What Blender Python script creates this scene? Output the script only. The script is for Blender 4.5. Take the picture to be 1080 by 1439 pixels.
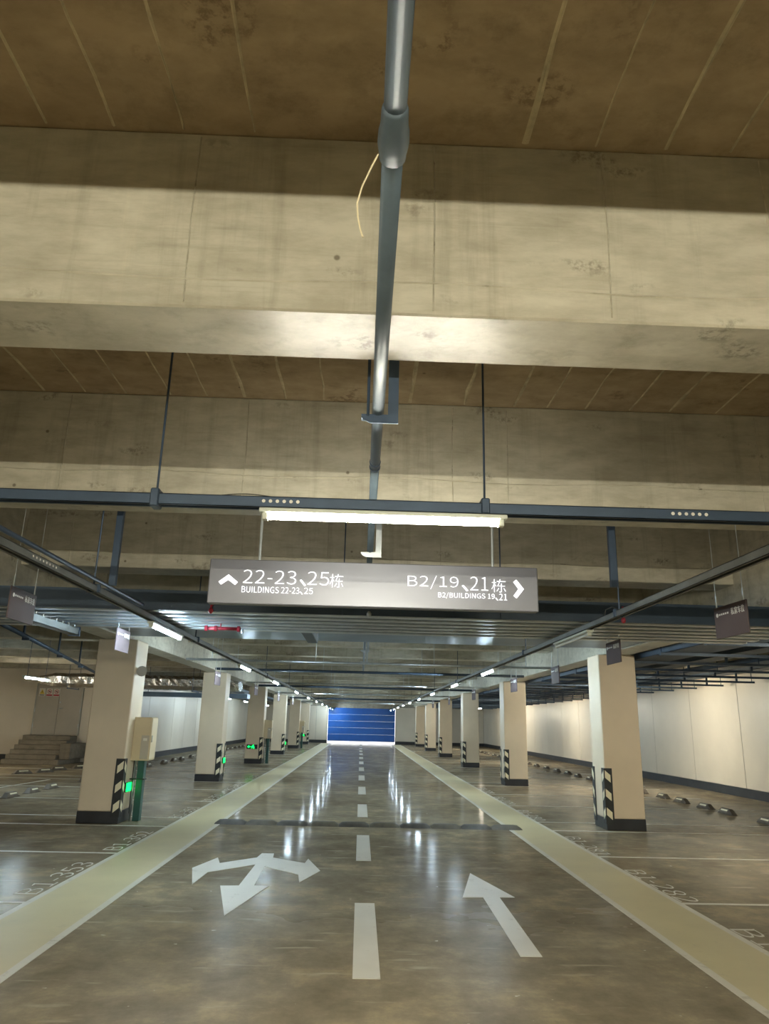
import bpy, math, random
from mathutils import Matrix, Vector, Euler

random.seed(7)
for o in list(bpy.data.objects):
    bpy.data.objects.remove(o, do_unlink=True)
scene = bpy.context.scene
COL = scene.collection

# ------------------------------------------------------------------ camera
F_PX, PX_W, PX_H = 1037.0, 1080, 1439
EYE = 1.5
def _v(x, y):
    return Vector((x - PX_W / 2, y - PX_H / 2, F_PX))
_d = _v(506, 1015).normalized()
_u = _v(627, -2911)
_u = (_u - _d * _u.dot(_d)).normalized()
_r = _d.cross(_u)
if _r.x < 0:
    _r = -_r
rot = Matrix(((_r.x, -_r.y, -_r.z), (_d.x, -_d.y, -_d.z), (_u.x, -_u.y, -_u.z)))
cam = bpy.data.cameras.new('camera')
cam.sensor_fit = 'VERTICAL'
cam.sensor_height = 36.0
cam.lens = F_PX / PX_H * 36.0
cam.clip_start = 0.02
cam.clip_end = 300
cam_o = bpy.data.objects.new('camera', cam)
cam_o.matrix_world = Matrix.Translation((0, 0, EYE)) @ rot.to_4x4()
COL.objects.link(cam_o)
scene.camera = cam_o

# ------------------------------------------------------------------ world, exposure
w = bpy.data.worlds.new('daylight')
scene.world = w
w.use_nodes = True
w.node_tree.nodes['Background'].inputs[0].default_value = (0.95, 0.97, 1.0, 1)
w.node_tree.nodes['Background'].inputs[1].default_value = 1.2
scene.view_settings.view_transform = 'Standard'
scene.view_settings.look = 'None'
scene.view_settings.gamma = 1
scene.view_settings.use_curve_mapping = False
scene.view_settings.exposure = 1.68
TUBE_POWER = 110.0          # radiance of a lit tube
NEAR_TINT = (1.0, 0.95, 0.80)
FAR_TINT = (0.69, 0.88, 1.0)
SIDE_TINT = (1.0, 0.90, 0.70)

# ------------------------------------------------------------------ materials
def new_mat(name):
    m = bpy.data.materials.new(name)
    m.use_nodes = True
    nt = m.node_tree
    return m, nt, nt.nodes['Principled BSDF']

def node(nt, kind, **kw):
    n = nt.nodes.new(kind)
    for k, v in kw.items():
        setattr(n, k, v)
    return n

def noise(nt, scale, detail=4, rough=0.55, stretch=(1, 1, 1), coord='Object'):
    tc = node(nt, 'ShaderNodeTexCoord')
    mp = node(nt, 'ShaderNodeMapping')
    mp.inputs['Scale'].default_value = stretch
    nt.links.new(tc.outputs[coord], mp.inputs[0])
    n = node(nt, 'ShaderNodeTexNoise')
    n.inputs['Scale'].default_value = scale
    n.inputs['Detail'].default_value = detail
    n.inputs['Roughness'].default_value = rough
    nt.links.new(mp.outputs[0], n.inputs['Vector'])
    return n.outputs['Fac']

def ramp(nt, fac, stops):
    r = node(nt, 'ShaderNodeValToRGB')
    e = r.color_ramp.elements
    while len(e) < len(stops):
        e.new(0.5)
    for i, (p, c) in enumerate(stops):
        e[i].position = p
        e[i].color = (*c, 1) if len(c) == 3 else c
    nt.links.new(fac, r.inputs[0])
    return r.outputs[0]

def mixc(nt, a, b, fac, mode='MIX'):
    m = node(nt, 'ShaderNodeMix', data_type='RGBA', blend_type=mode)
    for sock, val in ((m.inputs[6], a), (m.inputs[7], b), (m.inputs[0], fac)):
        if isinstance(val, bpy.types.NodeSocket):
            nt.links.new(val, sock)
        elif isinstance(val, tuple):
            sock.default_value = (*val, 1)
        else:
            sock.default_value = val
    return m.outputs[2]

def bump(nt, bsdf, height, strength, dist=0.01):
    b = node(nt, 'ShaderNodeBump')
    b.inputs['Strength'].default_value = strength
    b.inputs['Distance'].default_value = dist
    nt.links.new(height, b.inputs['Height'])
    nt.links.new(b.outputs[0], bsdf.inputs['Normal'])

def concrete(name, dark, light, stain, rough=0.6, spec=0.4):
    m, nt, b = new_mat(name)
    n1 = noise(nt, 0.9, 5, 0.6)
    n2 = noise(nt, 6.0, 6, 0.65, (0.6, 1, 1.8))
    c = ramp(nt, n1, [(0.32, dark), (0.68, light)])
    c2 = ramp(nt, n2, [(0.35, (0.72, 0.70, 0.66)), (0.62, (1.05, 1.05, 1.05))])
    c = mixc(nt, c, c2, 0.8, 'MULTIPLY')
    n3 = noise(nt, 2.6, 3, 0.5, (1.0, 1.0, 2.2))
    s = ramp(nt, n3, [(0.61, (0, 0, 0)), (0.68, (0.7, 0.7, 0.7))])
    ns = noise(nt, 3.2, 5, 0.7, (1.8, 1.8, 0.14))
    c = mixc(nt, c, ramp(nt, ns, [(0.30, (0.70, 0.69, 0.66)), (0.47, (1, 1, 1)), (0.62, (1.0, 1.0, 1.0)), (0.75, (1.16, 1.15, 1.12))]), 0.75, 'MULTIPLY')
    nh = noise(nt, 3.0, 5, 0.75, (0.25, 0.6, 6.0))
    c = mixc(nt, c, ramp(nt, nh, [(0.30, (0.78, 0.77, 0.74)), (0.45, (1, 1, 1)), (0.66, (1, 1, 1)), (0.76, (1.15, 1.14, 1.1))]), 0.7, 'MULTIPLY')
    n4 = noise(nt, 24, 3, 0.7)
    s2 = ramp(nt, n4, [(0.45, (0, 0, 0)), (0.6, (1, 1, 1))])
    sm = mixc(nt, s, s2, 1.0, 'MULTIPLY')
    c = mixc(nt, c, stain, sm)
    vor = node(nt, 'ShaderNodeTexVoronoi')
    vor.inputs['Scale'].default_value = 3.6
    tc = node(nt, 'ShaderNodeTexCoord')
    nt.links.new(tc.outputs['Object'], vor.inputs['Vector'])
    pits = ramp(nt, vor.outputs['Distance'], [(0.03, (1, 1, 1)), (0.055, (0, 0, 0))])
    c = mixc(nt, c, stain, pits)
    nt.links.new(c, b.inputs['Base Color'])
    b.inputs['Roughness'].default_value = rough
    b.inputs['Specular IOR Level'].default_value = spec
    bump(nt, b, n2, 0.25, 0.006)
    return m

def paint(name, col, rough=0.5, metal=0.0, var=0.12, scale=3.0, spec=0.5, bumpy=0.0):
    m, nt, b = new_mat(name)
    n = noise(nt, scale, 4, 0.6)
    lo = tuple(v * (1 - var) for v in col)
    hi = tuple(min(1, v * (1 + var)) for v in col)
    nt.links.new(ramp(nt, n, [(0.3, lo), (0.7, hi)]), b.inputs['Base Color'])
    b.inputs['Roughness'].default_value = rough
    b.inputs['Metallic'].default_value = metal
    b.inputs['Specular IOR Level'].default_value = spec
    if bumpy:
        bump(nt, b, noise(nt, 30, 3), bumpy, 0.004)
    return m

def emit(name, col, strength, base=(0.8, 0.8, 0.8)):
    m, nt, b = new_mat(name)
    b.inputs['Base Color'].default_value = (*base, 1)
    b.inputs['Emission Color'].default_value = (*col, 1)
    b.inputs['Emission Strength'].default_value = strength
    return m

def floor_mat():
    m, nt, b = new_mat('polished_concrete_floor')
    n1 = noise(nt, 0.55, 6, 0.62)
    n2 = noise(nt, 2.0, 7, 0.72, (1.0, 0.9, 1))
    c = ramp(nt, n1, [(0.3, (0.185, 0.153, 0.102)), (0.7, (0.295, 0.252, 0.176))])
    c2 = ramp(nt, n2, [(0.3, (0.58, 0.56, 0.54)), (0.52, (1.0, 1.0, 1.0)), (0.70, (1.7, 1.64, 1.45))])
    c = mixc(nt, c, c2, 0.85, 'MULTIPLY')
    n3 = noise(nt, 3.4, 3, 0.55, (0.5, 2.4, 1))
    sc = ramp(nt, n3, [(0.62, (0, 0, 0)), (0.72, (0.7, 0.7, 0.7))])
    c = mixc(nt, c, (0.42, 0.38, 0.28), sc)
    n5 = noise(nt, 11.0, 2, 0.5)
    sp = ramp(nt, n5, [(0.745, (0, 0, 0)), (0.765, (0.9, 0.9, 0.9))])
    c = mixc(nt, c, (0.55, 0.52, 0.42), sp)
    nt.links.new(c, b.inputs['Base Color'])
    # polished further in, scuffed and dusty in the foreground stretch of the lane
    tc = node(nt, 'ShaderNodeTexCoord')
    sp_ = node(nt, 'ShaderNodeSeparateXYZ')
    nt.links.new(tc.outputs['Object'], sp_.inputs[0])
    ad = node(nt, 'ShaderNodeMath', operation='MULTIPLY_ADD')
    nt.links.new(noise(nt, 0.7, 4, 0.6), ad.inputs[0]); ad.inputs[1].default_value = 5.0
    nt.links.new(sp_.outputs['Y'], ad.inputs[2])
    mr = node(nt, 'ShaderNodeMapRange')
    nt.links.new(ad.outputs[0], mr.inputs[0])
    mr.inputs[1].default_value = 7.0; mr.inputs[2].default_value = 14.0
    nt.links.new(ramp(nt, mr.outputs[0], [(0.0, (0.38, 0.38, 0.38)), (0.5, (0.2, 0.2, 0.2)), (1.0, (0.10, 0.10, 0.10))]), b.inputs['Roughness'])
    nt.links.new(ramp(nt, mr.outputs[0], [(0.0, (0.2, 0.2, 0.2)), (1.0, (0.34, 0.34, 0.34))]), b.inputs['Specular IOR Level'])
    # worn, dull part of the surface between the polished patches
    df = node(nt, 'ShaderNodeBsdfDiffuse')
    nt.links.new(c, df.inputs['Color'])
    mx = node(nt, 'ShaderNodeMixShader')
    nt.links.new(ramp(nt, noise(nt, 1.6, 5, 0.65, (1.2, 0.5, 1)), [(0.3, (0.18, 0.18, 0.18)), (0.7, (0.5, 0.5, 0.5))]), mx.inputs[0])
    nt.links.new(df.outputs[0], mx.inputs[1]); nt.links.new(b.outputs[0], mx.inputs[2])
    nt.links.new(mx.outputs[0], nt.nodes['Material Output'].inputs['Surface'])
    bump(nt, b, noise(nt, 9, 4, 0.6, (1.0, 0.55, 1)), 0.30, 0.003)
    return m

def worn_paint(name, col, under, rough=0.35, wear=0.62):
    m, nt, b = new_mat(name)
    n = noise(nt, 5, 6, 0.7)
    k = ramp(nt, n, [(wear, (0, 0, 0)), (wear + 0.12, (0.8, 0.8, 0.8))])
    n2 = noise(nt, 1.1, 4, 0.6)
    c = ramp(nt, n2, [(0.3, tuple(v * 0.86 for v in col)), (0.7, col)])
    nt.links.new(mixc(nt, c, under, k), b.inputs['Base Color'])
    b.inputs['Roughness'].default_value = rough
    return m

M = {}
M['slab'] = concrete('ceiling_concrete', (0.335, 0.26, 0.17), (0.435, 0.355, 0.24), (0.16, 0.115, 0.07), 0.7, 0.3)
M['beam'] = concrete('beam_concrete', (0.40, 0.385, 0.31), (0.53, 0.505, 0.41), (0.16, 0.14, 0.10), 0.40, 0.6)
M['ridge'] = paint('pale_cement_joint', (0.46, 0.40, 0.27), 0.7, var=0.3, scale=9)
M['rawwall'] = concrete('wall_raw_concrete', (0.36, 0.33, 0.28), (0.48, 0.45, 0.38), (0.2, 0.18, 0.15))
M['floor'] = floor_mat()
M['white'] = worn_paint('white_floor_paint', (0.72, 0.69, 0.60), (0.38, 0.34, 0.25), 0.42, 0.60)
M['thinwhite'] = worn_paint('faded_white_floor_paint', (0.66, 0.63, 0.54), (0.34, 0.30, 0.23), 0.42, 0.58)
M['cream'] = worn_paint('cream_floor_paint', (0.60, 0.53, 0.315), (0.46, 0.41, 0.26), 0.42, 0.60)
M['panel'] = paint('cream_wall_panel', (0.73, 0.66, 0.54), 0.38, var=0.05, scale=0.8)
M['seam'] = paint('dark_joint', (0.12, 0.10, 0.08), 0.8)
M['column'] = paint('cream_column_paint', (0.68, 0.575, 0.425), 0.45, var=0.05, scale=1.5)
M['base'] = paint('black_skirting_paint', (0.022, 0.025, 0.03), 0.4, var=0.3)
M['black'] = paint('black_rubber', (0.018, 0.022, 0.024), 0.5, var=0.3, scale=12)
M['band'] = paint('reflective_cream_band', (0.82, 0.76, 0.55), 0.35, var=0.06)
M['rubber'] = paint('worn_brown_rubber', (0.105, 0.085, 0.06), 0.6, var=0.35, scale=9, bumpy=0.3)
M['hump_d'] = paint('dark_hump_rubber', (0.05, 0.043, 0.032), 0.65, var=0.35, scale=9, bumpy=0.3)
M['hump_y'] = paint('faded_hump_rubber', (0.08, 0.067, 0.042), 0.65, var=0.35, scale=9, bumpy=0.3)
M['steel'] = paint('galvanised_steel', (0.50, 0.55, 0.58), 0.34, 0.85, 0.15, 6)
M['duct'] = paint('galvanised_duct_sheet', (0.22, 0.31, 0.42), 0.38, 0.6, 0.15, 2)  # bluish because the lens flare's blue cast is put into the sheet colour
M['strut'] = paint('blue_grey_channel_steel', (0.05, 0.078, 0.125), 0.42, 0.4, 0.15, 5)  # blue of the flare around the bright lamp is mixed into this steel
M['tray'] = paint('dark_blue_grey_tray', (0.04, 0.065, 0.10), 0.5, 0.3, 0.2, 3)  # tray colour carries the flare's blue cast as well
M['rail'] = paint('grey_channel_steel', (0.17, 0.18, 0.175), 0.42, 0.4, 0.2, 4)
M['pipe'] = paint('grey_blue_pipe', (0.075, 0.105, 0.13), 0.45, 0.1, 0.12, 6)
M['foil'] = None
M['housing'] = paint('white_lamp_housing', (0.62, 0.66, 0.60), 0.35, 0.0, 0.05)
M['cap'] = paint('lamp_end_cap', (0.55, 0.58, 0.52), 0.4)
M['tube_near'] = emit('lit_tube_near', NEAR_TINT, TUBE_POWER)
M['tube_far'] = emit('lit_tube_far', FAR_TINT, TUBE_POWER * 0.95)
M['tube_side'] = emit('lit_tube_side', SIDE_TINT, TUBE_POWER * 1.9)
M['tube_rear'] = emit('lit_tube_rear', (1.0, 0.93, 0.73), TUBE_POWER * 2.2)
M['tube_bay'] = emit('lit_tube_bay', FAR_TINT, TUBE_POWER * 0.9)
M['tube_off'] = paint('unlit_tube', (0.75, 0.75, 0.70), 0.25)
M['signface'] = paint('champagne_sign_face', (0.165, 0.172, 0.20), 0.4, 0.2, 0.06, 2)
M['signedge'] = paint('sign_edge', (0.30, 0.28, 0.27), 0.4, 0.5)
M['letters'] = emit('lit_white_letters', (0.95, 0.98, 1.0), 0.6)
M['board'] = paint('dark_plum_board', (0.10, 0.075, 0.08), 0.75, 0.0, 0.1)
M['boardtxt'] = paint('white_print', (0.72, 0.72, 0.70), 0.5, var=0.02)
M['green'] = emit('green_sign_light', (0.0, 1.0, 0.08), 1.6, (0.0, 0.3, 0.05))
M['red'] = paint('red_fire_pipe', (0.30, 0.012, 0.03), 0.5, 0, 0.1)
M['blue'] = paint('blue_shutter', (0.015, 0.12, 0.48), 0.42, 0, 0.06)
M['bluerib'] = paint('pale_blue_rib', (0.25, 0.38, 0.62), 0.35)
M['box'] = paint('beige_steel_cabinet', (0.62, 0.52, 0.34), 0.4, 0, 0.05)
M['teal'] = paint('dark_teal_conduit', (0.012, 0.075, 0.068), 0.4, 0, 0.2)
M['doorgrey'] = paint('grey_beige_door', (0.46, 0.42, 0.35), 0.4, 0, 0.04)
M['stair'] = concrete('stair_concrete', (0.20, 0.17, 0.13), (0.27, 0.235, 0.18), (0.11, 0.09, 0.07))
M['rope'] = paint('pale_string', (0.62, 0.54, 0.36), 0.8)
M['signwhite'] = paint('white_notice', (0.75, 0.73, 0.66), 0.5, var=0.02)
M['signred'] = paint('red_notice', (0.5, 0.03, 0.05), 0.5)
M['signyellow'] = paint('yellow_notice', (0.75, 0.55, 0.05), 0.5)
M['grey'] = paint('grey_plastic', (0.42, 0.42, 0.38), 0.45)
M['ground'] = paint('sunlit_ground', (0.62, 0.55, 0.52), 0.8)
def foil():
    m, nt, b = new_mat('crumpled_foil')
    b.inputs['Base Color'].default_value = (0.82, 0.85, 0.90, 1)
    b.inputs['Metallic'].default_value = 1
    b.inputs['Roughness'].default_value = 0.22
    bump(nt, b, noise(nt, 7, 4, 0.6), 0.7, 0.06)
    return m
M['foil'] = foil()

# ------------------------------------------------------------------ mesh helpers
class MB:
    def __init__(self):
        self.v, self.f = [], []
    def add(self, vs, fs):
        k = len(self.v)
        self.v += [tuple(p) for p in vs]
        self.f += [tuple(i + k for i in f) for f in fs]
        return self
    def box(self, x0, x1, y0, y1, z0, z1):
        return self.add([(x0, y0, z0), (x1, y0, z0), (x1, y1, z0), (x0, y1, z0),
                         (x0, y0, z1), (x1, y0, z1), (x1, y1, z1), (x0, y1, z1)],
                        [(0, 3, 2, 1), (4, 5, 6, 7), (0, 1, 5, 4), (1, 2, 6, 5), (2, 3, 7, 6), (3, 0, 4, 7)])
    def cbox(self, x0, x1, y0, y1, z0, z1, c):
        """box with chamfered vertical and horizontal edges"""
        c = min(c, (x1 - x0) / 2.2, (y1 - y0) / 2.2, (z1 - z0) / 2.2)
        X, Y, Z = (x0, x1), (y0, y1), (z0, z1)
        idx, vs = {}, []
        for i in (0, 1):
            for j in (0, 1):
                for k in (0, 1):
                    p = (X[i], Y[j], Z[k]); s = (1 - 2 * i, 1 - 2 * j, 1 - 2 * k)
                    for a in range(3):
                        q = [p[t] + (s[t] * c if t != a else 0) for t in range(3)]
                        idx[(i, j, k, a)] = len(vs); vs.append(q)
        fs = []
        g = lambda i, j, k, a: idx[(i, j, k, a)]
        for i in (0, 1):
            f = [g(i, 0, 0, 0), g(i, 1, 0, 0), g(i, 1, 1, 0), g(i, 0, 1, 0)]
            fs.append(f if i else f[::-1])
            f = [g(0, i, 0, 1), g(0, i, 1, 1), g(1, i, 1, 1), g(1, i, 0, 1)]
            fs.append(f if i else f[::-1])
            f = [g(0, 0, i, 2), g(1, 0, i, 2), g(1, 1, i, 2), g(0, 1, i, 2)]
            fs.append(f if i else f[::-1])
        for i in (0, 1):
            for j in (0, 1):
                f = [g(i, j, 0, 0), g(i, j, 1, 0), g(i, j, 1, 1), g(i, j, 0, 1)]
                fs.append(f if i != j else f[::-1])
                f = [g(i, 0, j, 0), g(i, 1, j, 0), g(i, 1, j, 2), g(i, 0, j, 2)]
                fs.append(f[::-1] if i != j else f)
                f = [g(0, i, j, 1), g(1, i, j, 1), g(1, i, j, 2), g(0, i, j, 2)]
                fs.append(f if i != j else f[::-1])
                for k in (0, 1):
                    f = [g(i, j, k, 0), g(i, j, k, 1), g(i, j, k, 2)]
                    fs.append(f if (i + j + k) % 2 else f[::-1])
        return self.add(vs, fs)
    def tube(self, pts, r, n=8, caps=True):
        pts = [Vector(p) for p in pts]
        vs, fs = [], []
        ref = None
        for i, p in enumerate(pts):
            if i == 0: t = pts[1] - p
            elif i == len(pts) - 1: t = p - pts[i - 1]
            else: t = pts[i + 1] - pts[i - 1]
            t.normalize()
            a = ref if ref and abs(ref.dot(t)) < 0.95 else (Vector((0, 0, 1)) if abs(t.z) < 0.9 else Vector((1, 0, 0)))
            s = t.cross(a).normalized(); u = s.cross(t).normalized(); ref = u
            rr = r[i] if isinstance(r, (list, tuple)) else r
            for k in range(n):
                an = 2 * math.pi * k / n
                vs.append(p + s * rr * math.cos(an) + u * rr * math.sin(an))
        for i in range(len(pts) - 1):
            for k in range(n):
                k2 = (k + 1) % n
                fs.append((i * n + k, i * n + k2, (i + 1) * n + k2, (i + 1) * n + k))
        if caps:
            fs.append(tuple(range(n))[::-1])
            fs.append(tuple((len(pts) - 1) * n + k for k in range(n)))
        return self.add(vs, fs)
    def prism(self, poly, z0, z1):
        n = len(poly)
        vs = [(x, y, z0) for x, y in poly] + [(x, y, z1) for x, y in poly]
        fs = [tuple(range(n))[::-1], tuple(range(n, 2 * n))]
        for i in range(n):
            j = (i + 1) % n
            fs.append((i, j, n + j, n + i))
        return self.add(vs, fs)
    def xform(self, fn):
        self.v = [tuple(fn(*p)) for p in self.v]
        return self
    def mesh(self, name, mat):
        me = bpy.data.meshes.new(name)
        me.from_pydata(self.v, [], self.f)
        me.validate()
        import bmesh
        bm = bmesh.new(); bm.from_mesh(me)
        bmesh.ops.recalc_face_normals(bm, faces=bm.faces)
        bm.to_mesh(me); bm.free()
        if mat is not None:
            me.materials.append(mat)
        return me
    def build(self, name, mat, parent=None, smooth=False):
        me = self.mesh(name, mat)
        if smooth:
            for p in me.polygons: p.use_smooth = True
        return link(name, me, parent)

def link(name, me, parent=None, loc=(0, 0, 0)):
    o = bpy.data.objects.new(name, me)
    COL.objects.link(o)
    o.location = loc
    if parent is not None: o.parent = parent
    return o
def tag(o, label=None, cat=None, group=None, kind=None):
    if label: o['label'] = label
    if cat: o['category'] = cat
    if group: o['group'] = group
    if kind: o['kind'] = kind
    return o
def thing(name, label, cat, loc=(0, 0, 0), rz=0.0, group=None):
    o = bpy.data.objects.new(name, None)
    o.empty_display_size = 0.1
    COL.objects.link(o)
    o.location = loc; o.rotation_euler = (0, 0, rz)
    return tag(o, label, cat, group)
def copy_tree(o, parent=None):
    c = o.copy(); COL.objects.link(c); c.parent = parent
    for ch in list(o.children): copy_tree(ch, c)
    return c
def struct(o):
    o['kind'] = 'structure'
    return o
ORD = ['nearest', 'second', 'third', 'fourth', 'fifth', 'sixth', 'seventh', 'eighth', 'ninth', 'tenth', 'eleventh',
       'twelfth', 'thirteenth', 'fourteenth', 'fifteenth', 'sixteenth', 'seventeenth', 'eighteenth', 'nineteenth',
       'twentieth', 'twenty-first', 'twenty-second', 'twenty-third', 'twenty-fourth', 'twenty-fifth', 'twenty-sixth',
       'twenty-seventh', 'twenty-eighth', 'twenty-ninth', 'thirtieth', 'thirty-first', 'thirty-second', 'thirty-third',
       'thirty-fourth', 'thirty-fifth', 'thirty-sixth', 'thirty-seventh', 'thirty-eighth', 'thirty-ninth', 'fortieth']
def nth(i): return ORD[i]

import os
try:
    SANS = bpy.data.fonts.load(os.path.join(bpy.utils.system_resource('DATAFILES'), 'fonts', 'Noto Sans CJK Regular.woff2'))
except Exception:
    SANS = None
def text_mb(s, wid, hei, thick=0.003, bold=0.0):
    """text fitted in a wid x hei rectangle, lower left at the origin, in x/y, thickness along z"""
    cu = bpy.data.curves.new('lettering', 'FONT')
    cu.body = s; cu.size = 1.0
    if SANS: cu.font = SANS
    cu.offset = bold; cu.extrude = 0.01; cu.resolution_u = 3
    o = bpy.data.objects.new('lettering', cu)
    COL.objects.link(o)
    dg = bpy.context.evaluated_depsgraph_get(); dg.update()
    me = bpy.data.meshes.new_from_object(o.evaluated_get(dg))
    vs = [v.co.copy() for v in me.vertices]; fs = [tuple(p.vertices) for p in me.polygons]
    bpy.data.objects.remove(o); bpy.data.curves.remove(cu); bpy.data.meshes.remove(me)
    x0 = min(v.x for v in vs); x1 = max(v.x for v in vs); y0 = min(v.y for v in vs); y1 = max(v.y for v in vs)
    mb = MB()
    mb.add([((v.x - x0) / (x1 - x0) * wid, (v.y - y0) / (y1 - y0) * hei, (v.z + 0.01) / 0.02 * thick) for v in vs], fs)
    return mb

# ------------------------------------------------------------------ measures of the place
XL, XR = -8.0, 9.15           # wall faces of the parking rows
XFAR = -14.0
YB, YF = -10.0, 56.6
SLAB, BEAM, GIRD = 3.80, 3.00, 2.65
LCOL = [11.65, 19.6, 27.75, 35.65, 44.0, 52.2]
RCOL = [12.05, 20.3, 28.5, 36.85, 44.7, 52.6]
CW = 0.60

# ------------------------------------------------------------------ floor, ceiling, walls
floor = struct(MB().box(XFAR - .2, XR + .2, YB - .2, YF + 0.15, -0.2, 0.0).build('floor', M['floor']))
ground = struct(MB().box(-12, 14, YF + 0.15, YF + 30, -0.2, -0.005).build('ground', M['ground']))
ceiling = struct(MB().box(XFAR - .2, XR + .2, YB - .2, YF + 0.15, SLAB, SLAB + 0.2).build('ceiling', M['slab']))
# cement joints left by the shuttering boards: thin ridges under the slab
def ridge(x, y0, y1, wd):
    n = 9; mb = MB()
    vs, fs = [], []
    for i in range(n + 1):
        y = y0 + (y1 - y0) * i / n
        k = wd * random.uniform(0.45, 1.25); d = 0.006 * random.uniform(0.4, 1.2); off = random.uniform(-.006, .006)
        vs += [(x - k + off, y, SLAB), (x + off, y, SLAB - d), (x + k + off, y, SLAB)]
    for i in range(n):
        a = i * 3
        fs += [(a, a + 1, a + 4, a + 3), (a + 1, a + 2, a + 5, a + 4)]
    return mb.add(vs, fs)
bays = [(0.32, 2.5), (2.88, 5.08), (5.46, 7.66)]
for b, (y0, y1) in enumerate(bays):
    for x in ([-1.9, -1.62, -1.34, -1.07, -0.79, -0.5, 0.6, 0.89, 1.18, 1.45, 1.75] if b == 0 else
              [-2.4, -2.1, -1.8, -1.48, -1.21, -0.93, -0.63, -0.34, 0.3, 0.7, 1.08, 1.33, 1.61, 1.95, 2.25, 2.6]):
        ridge(x, y0, y1 - 0.02, random.choice([0.006, 0.010, 0.014])).build('cement_joint', M['ridge'], ceiling)
# cross beams under the slab
beam_y = [2.5 + 2.58 * k for k in range(-4, 21)]
bm0 = MB().cbox(XFAR, XR, 0, 0.38, BEAM, SLAB, 0.008).mesh('beam', M['beam'])
for y in beam_y:
    link('beam', bm0, ceiling, (0, y, 0))
for bi, (y, zh, xv) in enumerate([(2.5, 3.13, (-2.3, -0.72, 0.23, 0.92, 1.58)), (5.08, 3.20, (-3.4, -2.2, -0.9, 0.62, 1.02, 2.9)), (7.66, 3.16, (-3.1, -1.3, -0.4, 0.8, 2.0, 3.2))]):
    mb = MB()
    pts = [(-3.55 + 0.35 * k, y - 0.001, zh + 0.012 * math.sin(k * 1.3) + random.uniform(-.004, .004)) for k in range(22)]
    mb.tube(pts, 0.0045, 4).build('shutter_joint', M['beam'], ceiling)
    for x in xv:
        MB().tube([(x, y - 0.001, BEAM + .02), (x + random.uniform(-.01, .01), y - 0.001, 3.4), (x, y - 0.001, SLAB - .02)], 0.0035, 4).build('shutter_joint', M['beam'], ceiling)
# girders over the two column rows
for x0, x1 in ((-3.97, -3.58), (3.93, 4.32)):
    MB().cbox(x0, x1, YB, YF, GIRD, SLAB, 0.008).build('girder', M['beam'], ceiling)

wall_right = struct(MB().box(XR, XR + .2, YB, YF, 0, SLAB).build('wall_right', M['rawwall']))
wall_left = struct(MB().box(XL - .2, XL, 26.5, YF, 0, SLAB).build('wall_left', M['rawwall']))
wall_stair = struct(MB().box(XFAR, XL, 26.5, 26.7, 0, SLAB).build('wall_stair_side', M['panel']))
wall_outer = struct(MB().box(XFAR - .2, XFAR, YB, 26.7, 0, SLAB).build('wall_outer_left', M['panel']))
wall_rear = struct(MB().box(XFAR, XR, YB - .2, YB, 0, SLAB).build('wall_rear', M['panel']))
far = MB()
far.box(XL, -2.40, YF, YF + .15, 0, SLAB); far.box(2.58, XR, YF, YF + .15, 0, SLAB); far.box(-2.40, 2.58, YF, YF + .15, 2.50, SLAB)
wall_far = struct(far.build('wall_far', M['rawwall']))
# painted panels on the walls
PT, PG = 0.025, 0.022
def panels_x(parent, x, sgn, y_edges, z0, z1):
    for a, b in zip(y_edges[:-1], y_edges[1:]):
        xs = sorted((x, x + sgn * PT))
        MB().cbox(xs[0], xs[1], a + PG / 2, b - PG / 2, z0, z1, 0.004).build('wall_panel', M['panel'], parent)
    for b in y_edges[1:-1]:
        xs = sorted((x, x + sgn * PT * 0.7))
        MB().box(xs[0], xs[1], b - PG / 2, b + PG / 2, z0, z1).build('panel_joint', M['seam'], parent)
def panels_y(parent, y, x_edges, z0, z1):
    for a, b in zip(x_edges[:-1], x_edges[1:]):
        MB().cbox(a + PG / 2, b - PG / 2, y - PT, y, z0, z1, 0.004).build('wall_panel', M['panel'], parent)
panels_x(wall_right, XR, -1, [18.2 + 2.72 * k for k in range(-9, 14)] + [YF - .03], 0.21, 2.95)
panels_x(wall_left, XL, 1, [26.5, 29.1, 32.9, 35.1, 37.5, 40.1, 42.7, 45.3, 47.9, 50.5, 53.1, YF - .03], 0.21, 2.75)
panels_y(wall_far, YF, [XL + .03, -6.0, -4.1, -3.25, -2.45], 0.21, 2.60)
panels_y(wall_far, YF, [2.62, 4.2, 5.8, 7.5, XR - .03], 0.21, 2.60)
SK = 0.035
struct(MB().box(XR - SK, XR, YB, YF, 0, 0.2).build('baseboard_right', M['base']))
struct(MB().box(XL, XL + SK, 26.5, YF, 0, 0.2).build('baseboard_left', M['base']))
struct(MB().box(XL, -2.42, YF - SK, YF, 0, 0.2).build('baseboard_far_left', M['base']))
struct(MB().box(2.60, XR, YF - SK, YF, 0, 0.2).build('baseboard_far_right', M['base']))
struct(MB().box(XFAR, -11.16, 26.5 - SK, 26.5, 0, 0.2).build('baseboard_stair', M['base']))
struct(MB().box(-9.1, XL, 26.5 - SK, 26.5, 0, 0.2).build('baseboard_stair', M['base']))

# ------------------------------------------------------------------ blue shutter at the far end
door = struct(thing('door_1', 'blue horizontal panelled roller shutter closing the far end of the lane', 'shutter', (0.09, YF + 0.02, 0)))
z0s = 0.16
for k in range(5):
    za = z0s + k * 0.468
    p = MB().cbox(-2.47, 2.47, 0, 0.05, za + 0.012, za + 0.472, 0.01).build('shutter_panel', M['blue'], door)
    if k: MB().box(-2.46, 2.46, -0.015, 0.05, za - 0.010, za + 0.010).build('rib', M['bluerib'], door)
MB().box(-2.47, 2.47, -0.01, 0.05, z0s - 0.02, z0s + .01).build('bottom_bar', M['bluerib'], door)

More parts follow.
